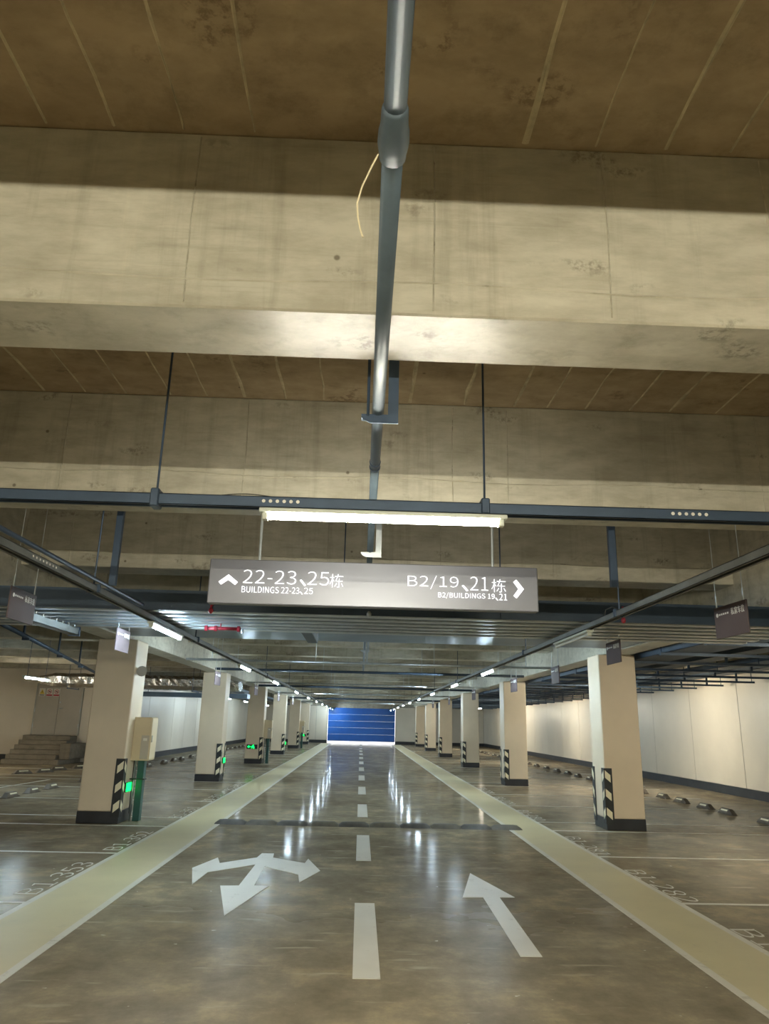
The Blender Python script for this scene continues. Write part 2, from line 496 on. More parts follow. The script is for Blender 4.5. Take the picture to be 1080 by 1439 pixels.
# ------------------------------------------------------------------ floor paint (parts of the floor)
Zp = 0.004
def flat(name, poly, mat, label=None, z=Zp):
    o = MB().prism(poly, 0.0005, z).build(name, mat, floor)
    if label: o['label'] = label
    return o
def rect(name, x0, x1, y0, y1, mat, label=None, z=Zp):
    return flat(name, [(x0, y0), (x1, y0), (x1, y1), (x0, y1)], mat, label, z)
rect('lane_strip', -2.67, -2.09, YB, YF - 1.2, M['cream'], 'wide cream strip painted along the left edge of the lane')
rect('lane_strip', 2.33, 2.88, YB, YF - 1.2, M['cream'], 'wide cream strip painted along the right edge of the lane')
for x in (-2.73, -2.09, 2.27, 2.88):
    rect('strip_edge_line', x, x + 0.06, YB, YF - 1.2, M['thinwhite'])
for k in range(13):
    y0 = 5.09 + 3.98 * k - (0 if k else 0)
    if y0 + 1.95 < YF - 1:
        rect('centre_dash', -0.0, 0.17, y0, y0 + 1.95, M['white'])
# straight arrow in the right-hand lane
flat('straight_arrow', [(1.13, 5.59), (1.28, 5.59), (1.31, 7.36), (1.45, 7.37), (1.2, 8.46), (0.97, 7.33), (1.16, 7.35)], M['white'],
     'white straight-ahead arrow painted in the right lane')
# oncoming three-way arrow in the left lane (straight plus both turns)
flat('branching_arrow', [(-1.03, 6.54), (-0.81, 7.66), (-0.95, 7.66), (-0.97, 8.62), (-0.58, 8.22), (-0.54, 7.84), (-0.37, 8.44),
                         (-0.54, 9.12), (-0.56, 8.85), (-0.94, 9.15), (-0.96, 9.42), (-1.10, 9.42), (-1.12, 9.14),
                         (-1.47, 8.76), (-1.55, 9.09), (-1.70, 8.46), (-1.53, 7.67), (-1.50, 8.25), (-1.08, 8.72), (-1.09, 7.65), (-1.26, 7.63)],
     M['white'], 'white three-way branching arrow painted in the left lane')
# parking bay lines
lw = 0.06
for base_y, side in ((LCOL, -1), (RCOL, 1)):
    for yc in [base_y[0] - 8.1] + base_y:
        for dy in (-0.16, 0.84, 3.3, 5.7):
            y = yc + dy
            if y < 3 or y > 55.5: continue
            if side < 0: rect('bay_line', -7.3 if y > 25 else -11.0, -2.73, y - lw / 2, y + lw / 2, M['thinwhite'], z=0.003)
            else: rect('bay_line', 2.94, 7.8, y - lw / 2, y + lw / 2, M['thinwhite'], z=0.003)
flat('bay_line', [(-7.6, 16.2), (-7.55, 16.28), (-7.4, 19.1), (-7.48, 19.1)], M['thinwhite'], z=0.0035)
# bay numbers
def bay_no(s, x, y, side):
    mb = text_mb(s, 1.5, 0.2, 0.003, -0.006)
    if side < 0: mb.xform(lambda a, b, c: (x - b, y + a, 0.0005 + c))
    else: mb.xform(lambda a, b, c: (x + b, y - a, 0.0005 + c))
    o = mb.build('bay_number', M['thinwhite'], floor)
    o['label'] = 'painted bay number ' + s
for i, (s, y) in enumerate([('B1-353', 7.15), ('B1-352', 9.45), ('B1-351', 12.45), ('B1-350', 14.9), ('B1-349', 17.4), ('B1-348', 20.5)]):
    bay_no(s, -2.76, y, -1)
for i, (s, y) in enumerate([('B1-283', 6.4), ('B1-282', 8.82), ('B1-281', 11.28), ('B1-280', 14.6), ('B1-279', 17.1), ('B1-278', 19.5)]):
    bay_no(s, 2.95, y, 1)

# ------------------------------------------------------------------ columns
def guard(parent, sx, sy, w=CW):
    """striped corner protector on the corner (sx, sy) of a column centred at 0"""
    h = w / 2; t = 0.012; wd = 0.115; z0, z1 = 0.09, 0.90
    mb = MB()
    xs = sorted((sx * h - sx * wd, sx * (h + t))); ys = sorted((sy * h, sy * (h + t)))
    mb.box(xs[0], xs[1], ys[0], ys[1], z0, z1)
    xs2 = sorted((sx * h, sx * (h + t))); ys2 = sorted((sy * h - sy * wd, sy * h))
    mb.box(xs2[0], xs2[1], ys2[0], ys2[1], z0, z1)
    g = mb.build('corner_guard', M['black'], parent)
    for k in range(3):
        za = z0 + 0.06 + k * 0.27
        q = MB()
        a, b = sx * (h - wd + 0.028), sx * (h - 0.002)
        y = sy * (h + t); y2 = sy * (h + t + 0.003)
        # slanted reflective band, on the face towards sy
        vs = [(a, y, za), (b, y, za + 0.07), (b, y, za + 0.18), (a, y, za + 0.11)]
        vs2 = [(p[0], y2, p[2]) for p in vs]
        q.add(vs + vs2, [(0, 1, 2, 3), (4, 5, 6, 7), (0, 1, 5, 4), (1, 2, 6, 5), (2, 3, 7, 6), (3, 0, 4, 7)])
        x = sx * (h + t); x2 = sx * (h + t + 0.003)
        a, b = sy * (h - 0.002), sy * (h - wd + 0.028)
        vs = [(x, a, za + 0.07), (x, b, za), (x, b, za + 0.11), (x, a, za + 0.18)]
        vs2 = [(x2, p[1], p[2]) for p in vs]
        q.add(vs + vs2, [(0, 1, 2, 3), (4, 5, 6, 7), (0, 1, 5, 4), (1, 2, 6, 5), (2, 3, 7, 6), (3, 0, 4, 7)])
        q.build('reflective_band', M['band'], g)
    return g

def make_column(side):
    t = thing('column', 'x', 'column')
    h = CW / 2
    MB().cbox(-h, h, -h, h, 0.165, GIRD, 0.012).build('shaft', M['column'], t)
    MB().cbox(-h - .004, h + .004, -h - .004, h + .004, 0, 0.165, 0.008).build('plinth_band', M['base'], t)
    guard(t, side, -1); guard(t, side, 1)
    return t
for side, ys, cx, nm in ((1, LCOL, -3.775, 'left'), (-1, RCOL, 4.12, 'right')):
    proto = make_column(side)
    for i, y in enumerate(ys):
        c = proto if i == 0 else copy_tree(proto)
        c.location = (cx, y + CW / 2, 0)
        extra = {('left', 0): ' with a beige electrical cabinet on its lane side', ('left', 2): ' with a green sign on its front'}.get((nm, i), '')
        tag(c, f'cream square column in the {nm} row, {nth(i)} from the camera{extra}', 'column', f'columns along the {nm} edge of the lane')

# ------------------------------------------------------------------ wheel stops
def make_stop():
    t = thing('wheel_stop', 'x', 'wheel stop')
    L, W, H = 0.55, 0.15, 0.10
    mb = MB()
    prof = [(-W / 2, 0), (W / 2, 0), (W / 2, 0.035), (W / 4.2, H), (-W / 4.2, H), (-W / 2, 0.035)]
    n = len(prof); vs = []
    for y, s, zz in ((-L / 2, 0.9, 0.12), (-L / 2 + 0.12, 1, 1), (L / 2 - 0.12, 1, 1), (L / 2, 0.9, 0.12)):
        vs += [(px * s, y, pz * zz) for px, pz in prof]
    fs = [tuple(range(n)), tuple(range(3 * n, 4 * n))]
    for i in range(3):
        for k in range(n):
            j = (k + 1) % n
            fs.append((i * n + k, i * n + j, (i + 1) * n + j, (i + 1) * n + k))
    mb.add(vs, fs).build('rubber_body', M['rubber'], t)
    for s in (-1, 1):
        q = MB()
        x0, z0, x1, z1 = s * W / 2.5, 0.06, s * W / 3.55, 0.085
        a = [(x0 + s * .004, -0.13, z0), (x0 + s * .004, 0.13, z0), (x1 + s * .004, 0.13, z1), (x1 + s * .004, -0.13, z1)]
        b = [(p[0] - s * 0.008, p[1], p[2]) for p in a]
        q.add(a + b, [(0, 1, 2, 3), (4, 5, 6, 7), (0, 1, 5, 4), (1, 2, 6, 5), (2, 3, 7, 6), (3, 0, 4, 7)])
        q.build('reflective_strip', M['band'], t)
    return t
stop0 = make_stop()
first = [True]
def put_stop(x, y, rz, label, group):
    o = stop0 if first[0] else copy_tree(stop0)
    first[0] = False
    o.location = (x, y, 0); o.rotation_euler = (0, 0, rz)
    tag(o, label, 'wheel stop', group)
ry = [13.25, 14.7, 15.6, 16.75, 17.75, 19.05, 20.4, 22.1, 23.3, 24.6, 25.8, 27.2, 28.7] + [30.3 + 1.36 * k for k in range(17)]
for i, y in enumerate(ry):
    put_stop(6.95, y, random.uniform(-.05, .05), f'dark rubber wheel stop before the right wall, {nth(i)} from the camera', 'wheel stops along the right wall')
ly = [14.95, 15.9, 16.85, 18.85]
for i, y in enumerate(ly):
    put_stop(-6.5, y, random.uniform(-.05, .05), f'dark rubber wheel stop left of the nearest left column, {nth(i)} from the camera', 'wheel stops left of the nearest column')
for i, (x, y) in enumerate([(-8.8, 20.75), (-8.5, 21.4), (-8.5, 22.35), (-8.25, 23.35)]):
    put_stop(x, y, -0.6, f'dark rubber wheel stop in front of the concrete stairs, {nth(i)} from the camera', 'wheel stops before the stairs')
ly2 = [25.0, 27.0, 28.4, 29.6] + [31.3 + 1.36 * k for k in range(16)]
for i, y in enumerate(ly2):
    put_stop(-6.7, y, random.uniform(-.05, .05), f'dark rubber wheel stop before the left panelled wall, {nth(i)} from the camera', 'wheel stops along the left wall')

# ------------------------------------------------------------------ speed hump
hump = thing('speed_hump', 'long low rubber speed hump lying across the lane', 'speed hump', (0.18, 12.0, 0))
def hump_seg():
    W, D, H = 0.455, 0.34, 0.058
    mb = MB(); vs = []; fs = []
    nx, ny = 8, 6
    for i in range(nx + 1):
        u = -1 + 2 * i / nx
        e = (1 - abs(u) ** 5) ** 0.5 if abs(u) < 1 else 0
        for j in range(ny + 1):
            v = -1 + 2 * j / ny
            vs.append((u * W / 2, v * D / 2, 0.001 + H * (0.25 + 0.75 * e) * max(0, 1 - v * v)))
    for i in range(nx):
        for j in range(ny):
            a = i * (ny + 1) + j
            fs.append((a, a + 1, a + ny + 2, a + ny + 1))
    return mb.add(vs, fs)
h1 = hump_seg().mesh('hump_segment', M['hump_d']); h2 = hump_seg().mesh('hump_segment', M['hump_y'])
for me in (h1, h2):
    for p in me.polygons: p.use_smooth = True
for k in range(10):
    link('hump_segment', h1 if k % 2 == 0 else h2, hump, (-2.07 + 0.46 * k, 0, 0))

# ------------------------------------------------------------------ lamps
def make_lamp(tube_mat):
    t = thing('batten_lamp', 'x', 'lamp')
    hs = MB()
    hs.cbox(-0.62, 0.62, -0.034, 0.034, 0.018, 0.040, 0.004)
    hs.build('housing', M['housing'], t)
    MB().tube([(-0.575, 0, 0), (0.575, 0, 0)], 0.014, 10).build('tube', tube_mat, t)
    for s in (-1, 1):
        MB().cbox(*sorted((s * 0.575, s * 0.605)), -0.02, 0.02, -0.018, 0.02, 0.004).build('end_cap', M['cap'], t)
    return t
protos = {}
def put_lamp(x, y, z, rz, kind, label, group=None):
    if kind not in protos:
        protos[kind] = make_lamp(M['tube_' + kind]); o = protos[kind]
    else:
        o = copy_tree(protos[kind])
        for c_ in [q for q in o.children if q.name.startswith('hanger_rod')]: bpy.data.objects.remove(c_)
    o.location = (x, y, z); o.rotation_euler = (0, 0, rz)
    tag(o, label, 'lamp', group)
    if group is None and 'group' in o: del o['group']
    if kind in ('side', 'bay'):
        for xx in (-0.45, 0.45):
            MB().tube([(xx, 0, 0.04), (xx, 0, SLAB - z)], 0.006, 6).build('hanger_rod', M['strut'], o)
    return o
YS, YR = 3.57, -1.95
put_lamp(0.085, YS, 2.477, 0, 'near', 'large bright lit tube lamp above the hanging direction sign')
for i, x in enumerate((-1.75, 0.085, 1.92)):
    put_lamp(x, YR, 2.477, 0, 'rear', 'lit tube lamp on the channel behind the camera, ' + ['left', 'middle', 'right'][i] + ' of three', 'tube lamps behind the camera')
R90 = math.pi / 2
LX, RX = -2.05, 2.12
lamp_l = [2.4, 7.83, 13.25, 18.1, 24.0, 29.6, 35.0, 40.4, 45.8, 51.2, 55.6]
lamp_r = [1.9, 7.5, 12.6, 17.1, 22.4, 27.6, 32.8, 38.0, 43.2, 48.4, 53.4]
def lname(side, i): return f'lit tube lamp over the {side} edge of the lane, {nth(i)} from the camera'
for i, y in enumerate(lamp_l[1:]):
    put_lamp(LX, y, 2.355, R90, 'far' if i else 'far', lname('left', i), 'tube lamps over the left lane edge')
for i, y in enumerate(lamp_r[1:]):
    put_lamp(RX, y, 2.345, R90, 'off' if i == 0 else 'far',
             'unlit tube lamp on the right rail in front of the nearest right column' if i == 0 else lname('right', i - 1),
             None if i == 0 else 'tube lamps over the right lane edge')
# lamps over the parking bays
for i, y in enumerate([16.08, 33.5, 38.5, 47.5]):
    put_lamp(-6.82 if i == 0 else -5.8, y, 2.215 if i == 0 else 2.36, R90, 'bay', f'lit tube lamp over the left parking bays, {nth(i)} from the camera', 'tube lamps over the left bays')
for i, y in enumerate([8.5, 19.4, 32.0, 41.5, 48.0]):
    put_lamp(6.5, y, 2.36, R90, 'side', f'lit tube lamp over the right parking bays, {nth(i)} from the camera', 'tube lamps over the right bays')
put_lamp(-6.4, 1.5, 2.36, R90, 'side', 'lit tube lamp over the bays far left, outside the picture', None)
put_lamp(-11.5, 21.0, 2.6, R90, 'side', 'lit tube lamp over the area before the concrete stairs', None)

# ------------------------------------------------------------------ lamp channels and rods
def rod(name, x, y, z0, z1, r, mat, parent):
    return MB().tube([(x, y, z0), (x, y, z1)], r, 6).build(name, mat, parent)
ch = thing('lamp_channel', 'dark blue-grey steel channel crossing the lane above the bright lamp', 'channel', (0, YS, 0))
def chan(x0, x1, wd, z0, z1, t=0.004):
    mb = MB()
    mb.box(x0, x1, -wd / 2, wd / 2, z1 - t, z1)
    mb.box(x0, x1, -wd / 2, -wd / 2 + t, z0, z1); mb.box(x0, x1, wd / 2 - t, wd / 2, z0, z1)
    mb.box(x0, x1, -wd / 2, -wd / 4, z0, z0 + t); mb.box(x0, x1, wd / 4, wd / 2, z0, z0 + t)
    return mb
chan(-3.2, 3.4, 0.06, 2.518, 2.575).build('channel', M['strut'], ch)
for x in (-1.055, 0.595):
    rod('hanger_rod', x, 0, 2.57, SLAB, 0.006, M['strut'], ch)
    MB().cbox(x - 0.022, x + 0.022, -0.04, 0.04, 2.505 if x < 0 else 2.5185, 2.60, 0.006).build('clamp', M['strut'], ch)
for xc in (-0.43, 1.63):
    for k in range(6):
        x = xc + (k - 2.5) * 0.034
        MB().tube([(x, -0.0315, 2.550), (x, -0.029, 2.550)], 0.009, 10).build('lit_hole_disc', M['signwhite'], ch)  # white discs painted in place of light showing through the channel's holes
MB().tube([(-0.78 + 0.034 * i, 0.01, 2.577 + 0.018 * math.sin(math.pi * i / 10)) for i in range(11)], 0.0025, 5).build('loose_wire', M['black'], ch)
ch2 = thing('lamp_channel', 'dark blue-grey steel channel crossing the lane behind the camera', 'channel', (0, YR, 0))
chan(-3.2, 3.4, 0.06, 2.518, 2.575).build('channel', M['strut'], ch2)
for x in (-1.055, 0.595):
    rod('hanger_rod', x, 0, 2.57, SLAB, 0.006, M['strut'], ch2)

def rail(x, z0, side, y0, y1, rods):
    t = thing('lamp_rail', f'long grey steel channel running above the {side} edge of the lane', 'channel', (x, 0, 0))
    mb = chan(y0, y1, 0.07, z0, z0 + 0.05)
    mb.xform(lambda a, b, c: (b, a, c)).build('channel', M['rail'], t)
    for y in rods:
        rod('hanger_rod', -0.0, y, z0 + 0.05, SLAB, 0.007, M['strut'], t)
        MB().cbox(-0.05, 0.05, y - 0.02, y + 0.02, z0 - 0.0005, z0 + 0.065, 0.005).build('clamp', M['strut'], t)
    return t
rods = [5.6, 9.2, 16.2, 21.5, 26.5, 31.5, 37, 42.0, 47.2, 52.4]
rl = rail(LX, 2.397, 'left', 1.5, 56.4, rods)
MB().tube([(0.055, 2.0, 2.475), (0.055, 6.7, 2.475)], 0.016, 8).build('conduit', M['strut'], rl, True)
MB().box(0.10, 0.15, 5.62, 5.66, 2.46, SLAB).build('hanger_bar', M['strut'], rl)
rr = rail(RX, 2.387, 'right', 1.5, 56.4, [y + 0.45 for y in rods])
MB().box(-0.20, -0.15, 5.62, 5.66, 2.56, SLAB).build('hanger_bar', M['strut'], rr)
MB().tube([(-0.02, 6.0, 2.44), (-0.06, 6.05, 2.47), (-0.05, 6.25, 2.475), (0.0, 6.45, 2.45)], 0.004, 5).build('loose_wire', M['black'], rr)
for k in range(8):
    MB().tube([(0.0345, 4.45 + 0.05 * k, 2.425), (0.0365, 4.45 + 0.05 * k, 2.425)], 0.008, 8).build('lit_hole_disc', M['signwhite'], rl)  # pale discs stand in for the lit holes along the rail

# ------------------------------------------------------------------ ceiling pipe
pipe = thing('ceiling_pipe', 'long grey-blue water pipe running under the beams along the lane', 'pipe', (0.037, 0, 2.86))
MB().tube([(0, -3, 0), (0, 1.44, 0)], 0.027, 14).build('pipe_length', M['pipe'], pipe, True)
MB().tube([(0, 1.40, 0), (0, 3.84, 0)], 0.027, 14).build('pipe_length', M['pipe'], pipe, True)
MB().tube([(0, 3.82, 0), (0, 22.0, 0)], 0.025, 14).build('pipe_length', M['pipe'], pipe, True)
cp = [(0, 1.37, 0), (0, 1.38, 0), (0, 1.42, 0), (0, 1.44, 0), (0, 1.48, 0), (0, 1.50, 0), (0, 1.51, 0), (0, 1.53, 0), (0, 1.535, 0)]
MB().tube(cp, [0.028, 0.032, 0.033, 0.037, 0.039, 0.037, 0.034, 0.034, 0.028], 16).build('coupling', M['pipe'], pipe, True)
for y in (3.78, 3.86):
    MB().tube([(0, y - .008, 0), (0, y + .008, 0)], 0.031, 14).build('ring', M['strut'], pipe)
for y, zt in ((3.09, SLAB), (5.9, SLAB), (8.55, SLAB), (11.15, SLAB), (14.4, SLAB), (17.2, SLAB)):
    b = MB()
    zt -= 2.86
    b.box(0.045, 0.092, y - 0.003, y + 0.003, -0.045, zt); b.box(0.086, 0.092, y, y + 0.045, -0.045, zt)
    b.build('angle_hanger', M['strut'] if y < 4 else M['steel'], pipe)
    a = MB()
    a.add([(-0.075, y - .004, -0.020), (0.092, y - .004, -0.020), (0.092, y - .004, -0.062), (-0.035, y - .004, -0.062), (-0.065, y - .004, -0.046), (-0.075, y - .004, -0.030),
           (-0.075, y + .004, -0.020), (0.092, y + .004, -0.020), (0.092, y + .004, -0.062), (-0.035, y + .004, -0.062), (-0.065, y + .004, -0.046), (-0.075, y + .004, -0.030)],
          [(0, 1, 2, 3, 4, 5), (11, 10, 9, 8, 7, 6)] + [(i, (i + 1) % 6, (i + 1) % 6 + 6, i + 6) for i in range(6)])
    a.box(-0.075, 0.092, y, y + 0.04, -0.036, -0.0285)
    a.build('bracket_arm', M['strut'] if y < 4 else M['steel'], pipe)
rod('hanger_rod', -0.045, 3.09, -0.03, SLAB - 2.86, 0.008, M['strut'], pipe)
st = [(0.037 - 0.036, 1.50, 2.84), (-0.015, 1.50, 2.80), (-0.035, 1.505, 2.75), (-0.046, 1.505, 2.70), (-0.043, 1.51, 2.665), (-0.036, 1.51, 2.63), (-0.030, 1.51, 2.61)]
tag(MB().tube(st, 0.0022, 5).build('string', M['rope']), 'short pale string dangling from the ceiling pipe coupling', 'string')

# ------------------------------------------------------------------ hanging direction sign
SX0, SX1, SZ0, SZ1, SY = -1.105, 1.243, 2.283, 2.602, 5.2
sg = thing('direction_sign', 'wide grey hanging sign with white building numbers and arrows above the lane', 'sign', (0, SY, 0))
MB().cbox(SX0, SX1, 0, 0.09, SZ0, SZ1, 0.006).build('light_box', M['signface'], sg)
MB().box(SX0 + .01, SX1 - .01, 0.09, 0.10, SZ0 + .01, SZ1 - .01).build('back_plate', M['signedge'], sg)
for x in (-0.765, 0.93):
    rod('hanger_rod', x, 0.06, SZ1, BEAM, 0.010, M['steel'], sg)
def sx(px): return SX0 + (px - 293) / 463 * (SX1 - SX0)
def sz(fr): return SZ1 - fr * (SZ1 - SZ0)
def sign_text(s, pxa, pxb, fa, fb, bold=0.0):
    mb = text_mb(s, sx(pxb) - sx(pxa), sz(fa) - sz(fb), 0.004, bold)
    xa, zb = sx(pxa), sz(fb)
    o = mb.xform(lambda a, b, c: (xa + a, -0.001 - c, zb + b)).build('lettering', M['letters'], sg)
    o['label'] = 'lit white lettering ' + s
def comma(pxa, pxb, fa, fb):
    xa, xb, za, zb = sx(pxa), sx(pxb), sz(fa), sz(fb)
    t = (xb - xa) * 0.26
    MB().prism([(xa, za), (xa + t, za + t * .4), (xb, zb + t * .5), (xb - t, zb)], 0.001, 0.005).xform(lambda a, b, c: (a, -c, b)).build('comma_mark', M['letters'], sg)
sign_text('22-23', 341, 415, 0.24, 0.54, -0.007)
comma(420, 429, 0.44, 0.57)
sign_text('25', 431, 461, 0.24, 0.54, -0.007)
sign_text('栋', 462, 481, 0.28, 0.58, -0.007)
sign_text('BUILDINGS 22-23', 340, 420, 0.61, 0.745, -0.007)
comma(421, 425, 0.70, 0.76)
sign_text('25', 427, 439, 0.61, 0.745, -0.007)
sign_text('B2/19', 571.5, 643, 0.25, 0.555, -0.007)
comma(648, 657, 0.46, 0.585)
sign_text('21', 660, 685, 0.25, 0.555, -0.007)
sign_text('栋', 690, 710, 0.29, 0.585, -0.007)
sign_text('B2/BUILDINGS 19', 614.5, 694, 0.62, 0.76, -0.007)
comma(695, 699, 0.715, 0.775)
sign_text('21', 700.5, 711.5, 0.62, 0.76, -0.007)
def chevron(cx, cz, w, h, t, turn):
    pts = [(-w / 2, -h / 2 + t * .5), (0, h / 2), (w / 2, -h / 2 + t * .5), (w / 2 - t * .7, -h / 2 - t * .3), (0, h / 2 - t * 1.45), (-w / 2 + t * .7, -h / 2 - t * .3)]
    mb = MB().prism(pts, 0.001, 0.005)
    c, s = math.cos(turn), math.sin(turn)
    mb.xform(lambda a, b, d: (cx + a * c - b * s, -d, cz + a * s + b * c)).build('arrow', M['letters'], sg)
chevron(sx(320.5), sz(0.46), 0.135, 0.066, 0.026, 0)
chevron(sx(729), sz(0.50), 0.135, 0.066, 0.026, -R90)

# ------------------------------------------------------------------ small hanging boards
logo = None
def make_board():
    t = thing('bay_notice_board', 'x', 'sign')
    MB().cbox(-0.006, 0.006, -0.24, 0.24, -0.24, 0, 0.003).build('board', M['board'], t)
    for s in (-1, 1):
        mb = text_mb('私家车位', 0.19, 0.052, 0.002)
        mb.xform(lambda a, b, c: (s * (0.0062 + c), s * (0.02 + a), -0.085 + b)).build('lettering', M['boardtxt'], t)
        mb = MB()
        for k in range(7):
            an = k / 7 * 2 * math.pi
        mb.tube([(s * 0.0062, s * -0.19, -0.062), (s * 0.008, s * -0.19, -0.062)], 0.016, 12)
        for k in range(5):
            mb.box(*sorted((s * 0.0062, s * 0.008)), *sorted((s * (-0.162 + k * 0.031), s * (-0.142 + k * 0.031))), -0.068, -0.055)
        mb.build('logo', M['boardtxt'], t)
    return t
bd0 = make_board(); fb = True; bdp = copy_tree(bd0)
for side, ys, x in (('left', [5.75, 8.25, 13.9, 19.1, 24.4, 29.6], -2.63), ('right', [5.45, 8.12, 10.65, 13.6, 18.5, 23.7, 29.0], 2.75)):
    for i, y in enumerate(ys):
        o = bd0 if fb else copy_tree(bdp); fb = False
        o.location = (x, y, 2.42 if i < 2 else 2.33)
        o.rotation_euler = (0, 0, random.uniform(-.04, .04))
        top = (2.468 if 6.9 < y < 8.6 else 2.66 if 10 < y < 11 else SLAB) - o.location.z
        for yy in (-0.2, 0.2):
            MB().tube([(0, yy, -0.01), (0, yy, top)], 0.003, 5).build('hanging_wire', M['steel'], o)
            MB().tube([(0, yy, 0.0), (0, yy, min(0.09, top))], 0.006, 5).build('wire_clip', M['steel'], o)
        tag(o, f'small dark notice board hung on wires over the {side} bays, {nth(i)} from the camera', 'sign', f'small boards over the {side} bays')

for ch_ in list(bdp.children): bpy.data.objects.remove(ch_)
bpy.data.objects.remove(bdp)

# ------------------------------------------------------------------ ducts, trays and other services
dct = thing('air_duct', 'wide ribbed galvanised duct crossing the lane behind the direction sign', 'duct', (0, 7.0, 2.49))
MB().cbox(-8.5, 4.4, 0, 1.5, 0.0, 0.15, 0.006).build('duct_body', M['duct'], dct)
for k in range(6):
    y = 0.05 + k * 0.27
    MB().cbox(-8.5, 4.4, y, y + 0.12, -0.022, 0.002, 0.009).build('rib', M['steel'], dct)
MB().box(-8.5, 4.4, -0.03, 0.0, -0.02, 0.17).build('flange', M['tray'], dct)
for x in (-6.0, -4.6, -0.2, 1.3):
    rod('hanger_rod', x, -0.045, -0.02, SLAB - 2.49, 0.007, M['strut'], dct)
# second, darker duct and thin cross pipes further down the lane
d2 = thing('air_duct', 'plain dark duct crossing the lane beyond the ribbed duct', 'duct', (0, 10.2, 2.66))
MB().cbox(-3.5, 3.9, 0, 1.0, 0.0, 0.25, 0.006).build('duct_body', M['duct'], d2)
for x in (-2.6, 0.6, 2.8):
    rod('hanger_rod', x, 0.5, 0.25, SLAB - 2.66, 0.007, M['strut'], d2)
lb = thing('link_duct', 'short dark duct joining the two crossing ducts left of the lane centre', 'duct', (-0.68, 8.51, 2.52))
MB().cbox(-0.07, 0.07, 0.0, 1.67, 0.0, 0.13, 0.008).build('duct_body', M['tray'], lb)
rod('hanger_rod', 0, 1.2, 0.13, SLAB - 2.52, 0.007, M['strut'], lb)
for i, (y, z, r, m, x0, x1) in enumerate([(14.6, 2.60, 0.022, 'steel', -3.4, 3.8), (17.6, 2.62, 0.03, 'tray', -3.4, 3.8), (22.4, 2.56, 0.025, 'steel', -3.4, 3.8),
                                  (25.2, 2.60, 0.035, 'tray', -3.4, 3.8), (30.0, 2.55, 0.03, 'steel', -3.4, 3.8), (36.5, 2.56, 0.04, 'tray', -3.4, 3.8), (43.5, 2.56, 0.04, 'steel', -3.4, 3.8)]):
    t = thing('cross_pipe', f'thin straight pipe crossing high over the lane, {nth(i)} of the cross pipes', 'pipe', (0, y, z), group='pipes crossing the lane')
    MB().tube([(x0, 0, 0), (x1, 0, 0)], r, 8).build('pipe_length', M[m], t, True)
    for x in (-2.9, -0.9, 1.4, 3.2):
        rod('hanger_rod', x, 0, 0, SLAB - z, 0.006, M['steel'], t)
# sprinkler / fire pipe in red under the ribbed duct
fp = thing('red_fire_pipe', 'short red fire pipe with clamps under the ribbed duct', 'pipe', (-1.46, 7.86, 2.415))
MB().tube([(-0.19, 0, 0), (0.17, 0, 0)], 0.018, 10).build('pipe_length', M['red'], fp, True)
for x in (-0.19, -0.09, 0.15):
    MB().tube([(x - .014, 0, 0), (x + .014, 0, 0)], 0.03, 10).build('clamp', M['red'], fp)
MB().tube([(0.19, 0, 0.0), (0.19, 0, -0.045)], 0.012, 8).build('sprinkler_head', M['steel'], fp)
rod('hanger_rod', -0.04, 0.0, 0.0, 0.053, 0.007, M['red'], fp)
for i, (x, y, z) in enumerate([(-1.42, 6.9, 2.455), (2.45, 6.9, 2.47), (0.05, 6.9, 2.46)]):
    t = thing('sprinkler_drop', ['red', 'red', 'small'][i] + ' sprinkler drop hanging at the front edge of the ribbed duct, ' + ['left of the lane', 'right of the lane', 'over the lane centre'][i], 'sprinkler', (x, y, z))
    MB().tube([(0, 0, 0.03), (0, 0, 0.14)], 0.009, 6).box(-.008, .008, 0, 0.0700, 0.06, 0.075).build('drop_pipe', M['red'] if i < 2 else M['strut'], t)
    MB().tube([(0, 0, -0.015), (0, 0, 0.0), (0, 0, 0.02), (0, 0, 0.04)], [0.008, 0.022, 0.022, 0.01], 8).build('head', M['red'] if i < 2 else M['steel'], t)
# dark unlit trunking at the left
tk = thing('cable_trunking', 'short hanging grey trunking with bolts over the left bays', 'trunking', (-3.18, 6.88, 2.35))
MB().box(-0.05, 0.05, 0, 0.0 + 1.4, 0, 0.006).box(-0.05, -0.044, 0, 1.4, 0, 0.075).box(0.044, 0.05, 0, 1.4, 0, 0.075).build('trunk_body', M['rail'], tk)
MB().box(-0.06, 0.06, -0.03, 0, -0.01, 0.09).build('end_plate', M['strut'], tk)
MB().box(-0.06, 0.06, 1.4, 1.43, -0.01, 0.09).build('end_plate', M['strut'], tk)
for k in range(8):
    rod('bolt', 0.047, 0.12 + k * 0.165, 0.07, 0.10, 0.006, M['steel'], tk)
for y in (0.0, 1.0):
    rod('hanger_rod', 0, y + 0.15, 0.005, 0.118, 0.007, M['strut'], tk)
dp = thing('slanted_pipe', 'dark pipe running slantwise over the left bays', 'pipe', (0, 0, 0))
MB().tube([(-4.5, 8.6, 2.66), (-7.6, 22.6, 2.60)], 0.035, 8).build('pipe_length', M['tray'], dp, True)
for f in (0.2, 0.42, 0.62, 0.85):
    x, y, z = -4.5 - 3.1 * f, 8.6 + 14 * f, 2.66 - .06 * f
    MB().box(x - .012, x + .012, y - .02, y + .02, z - 0.06, SLAB).box(x - .012, x + .10, y - .02, y + .02, z - 0.075, z - 0.045).build('hanger', M['tray'], dp)

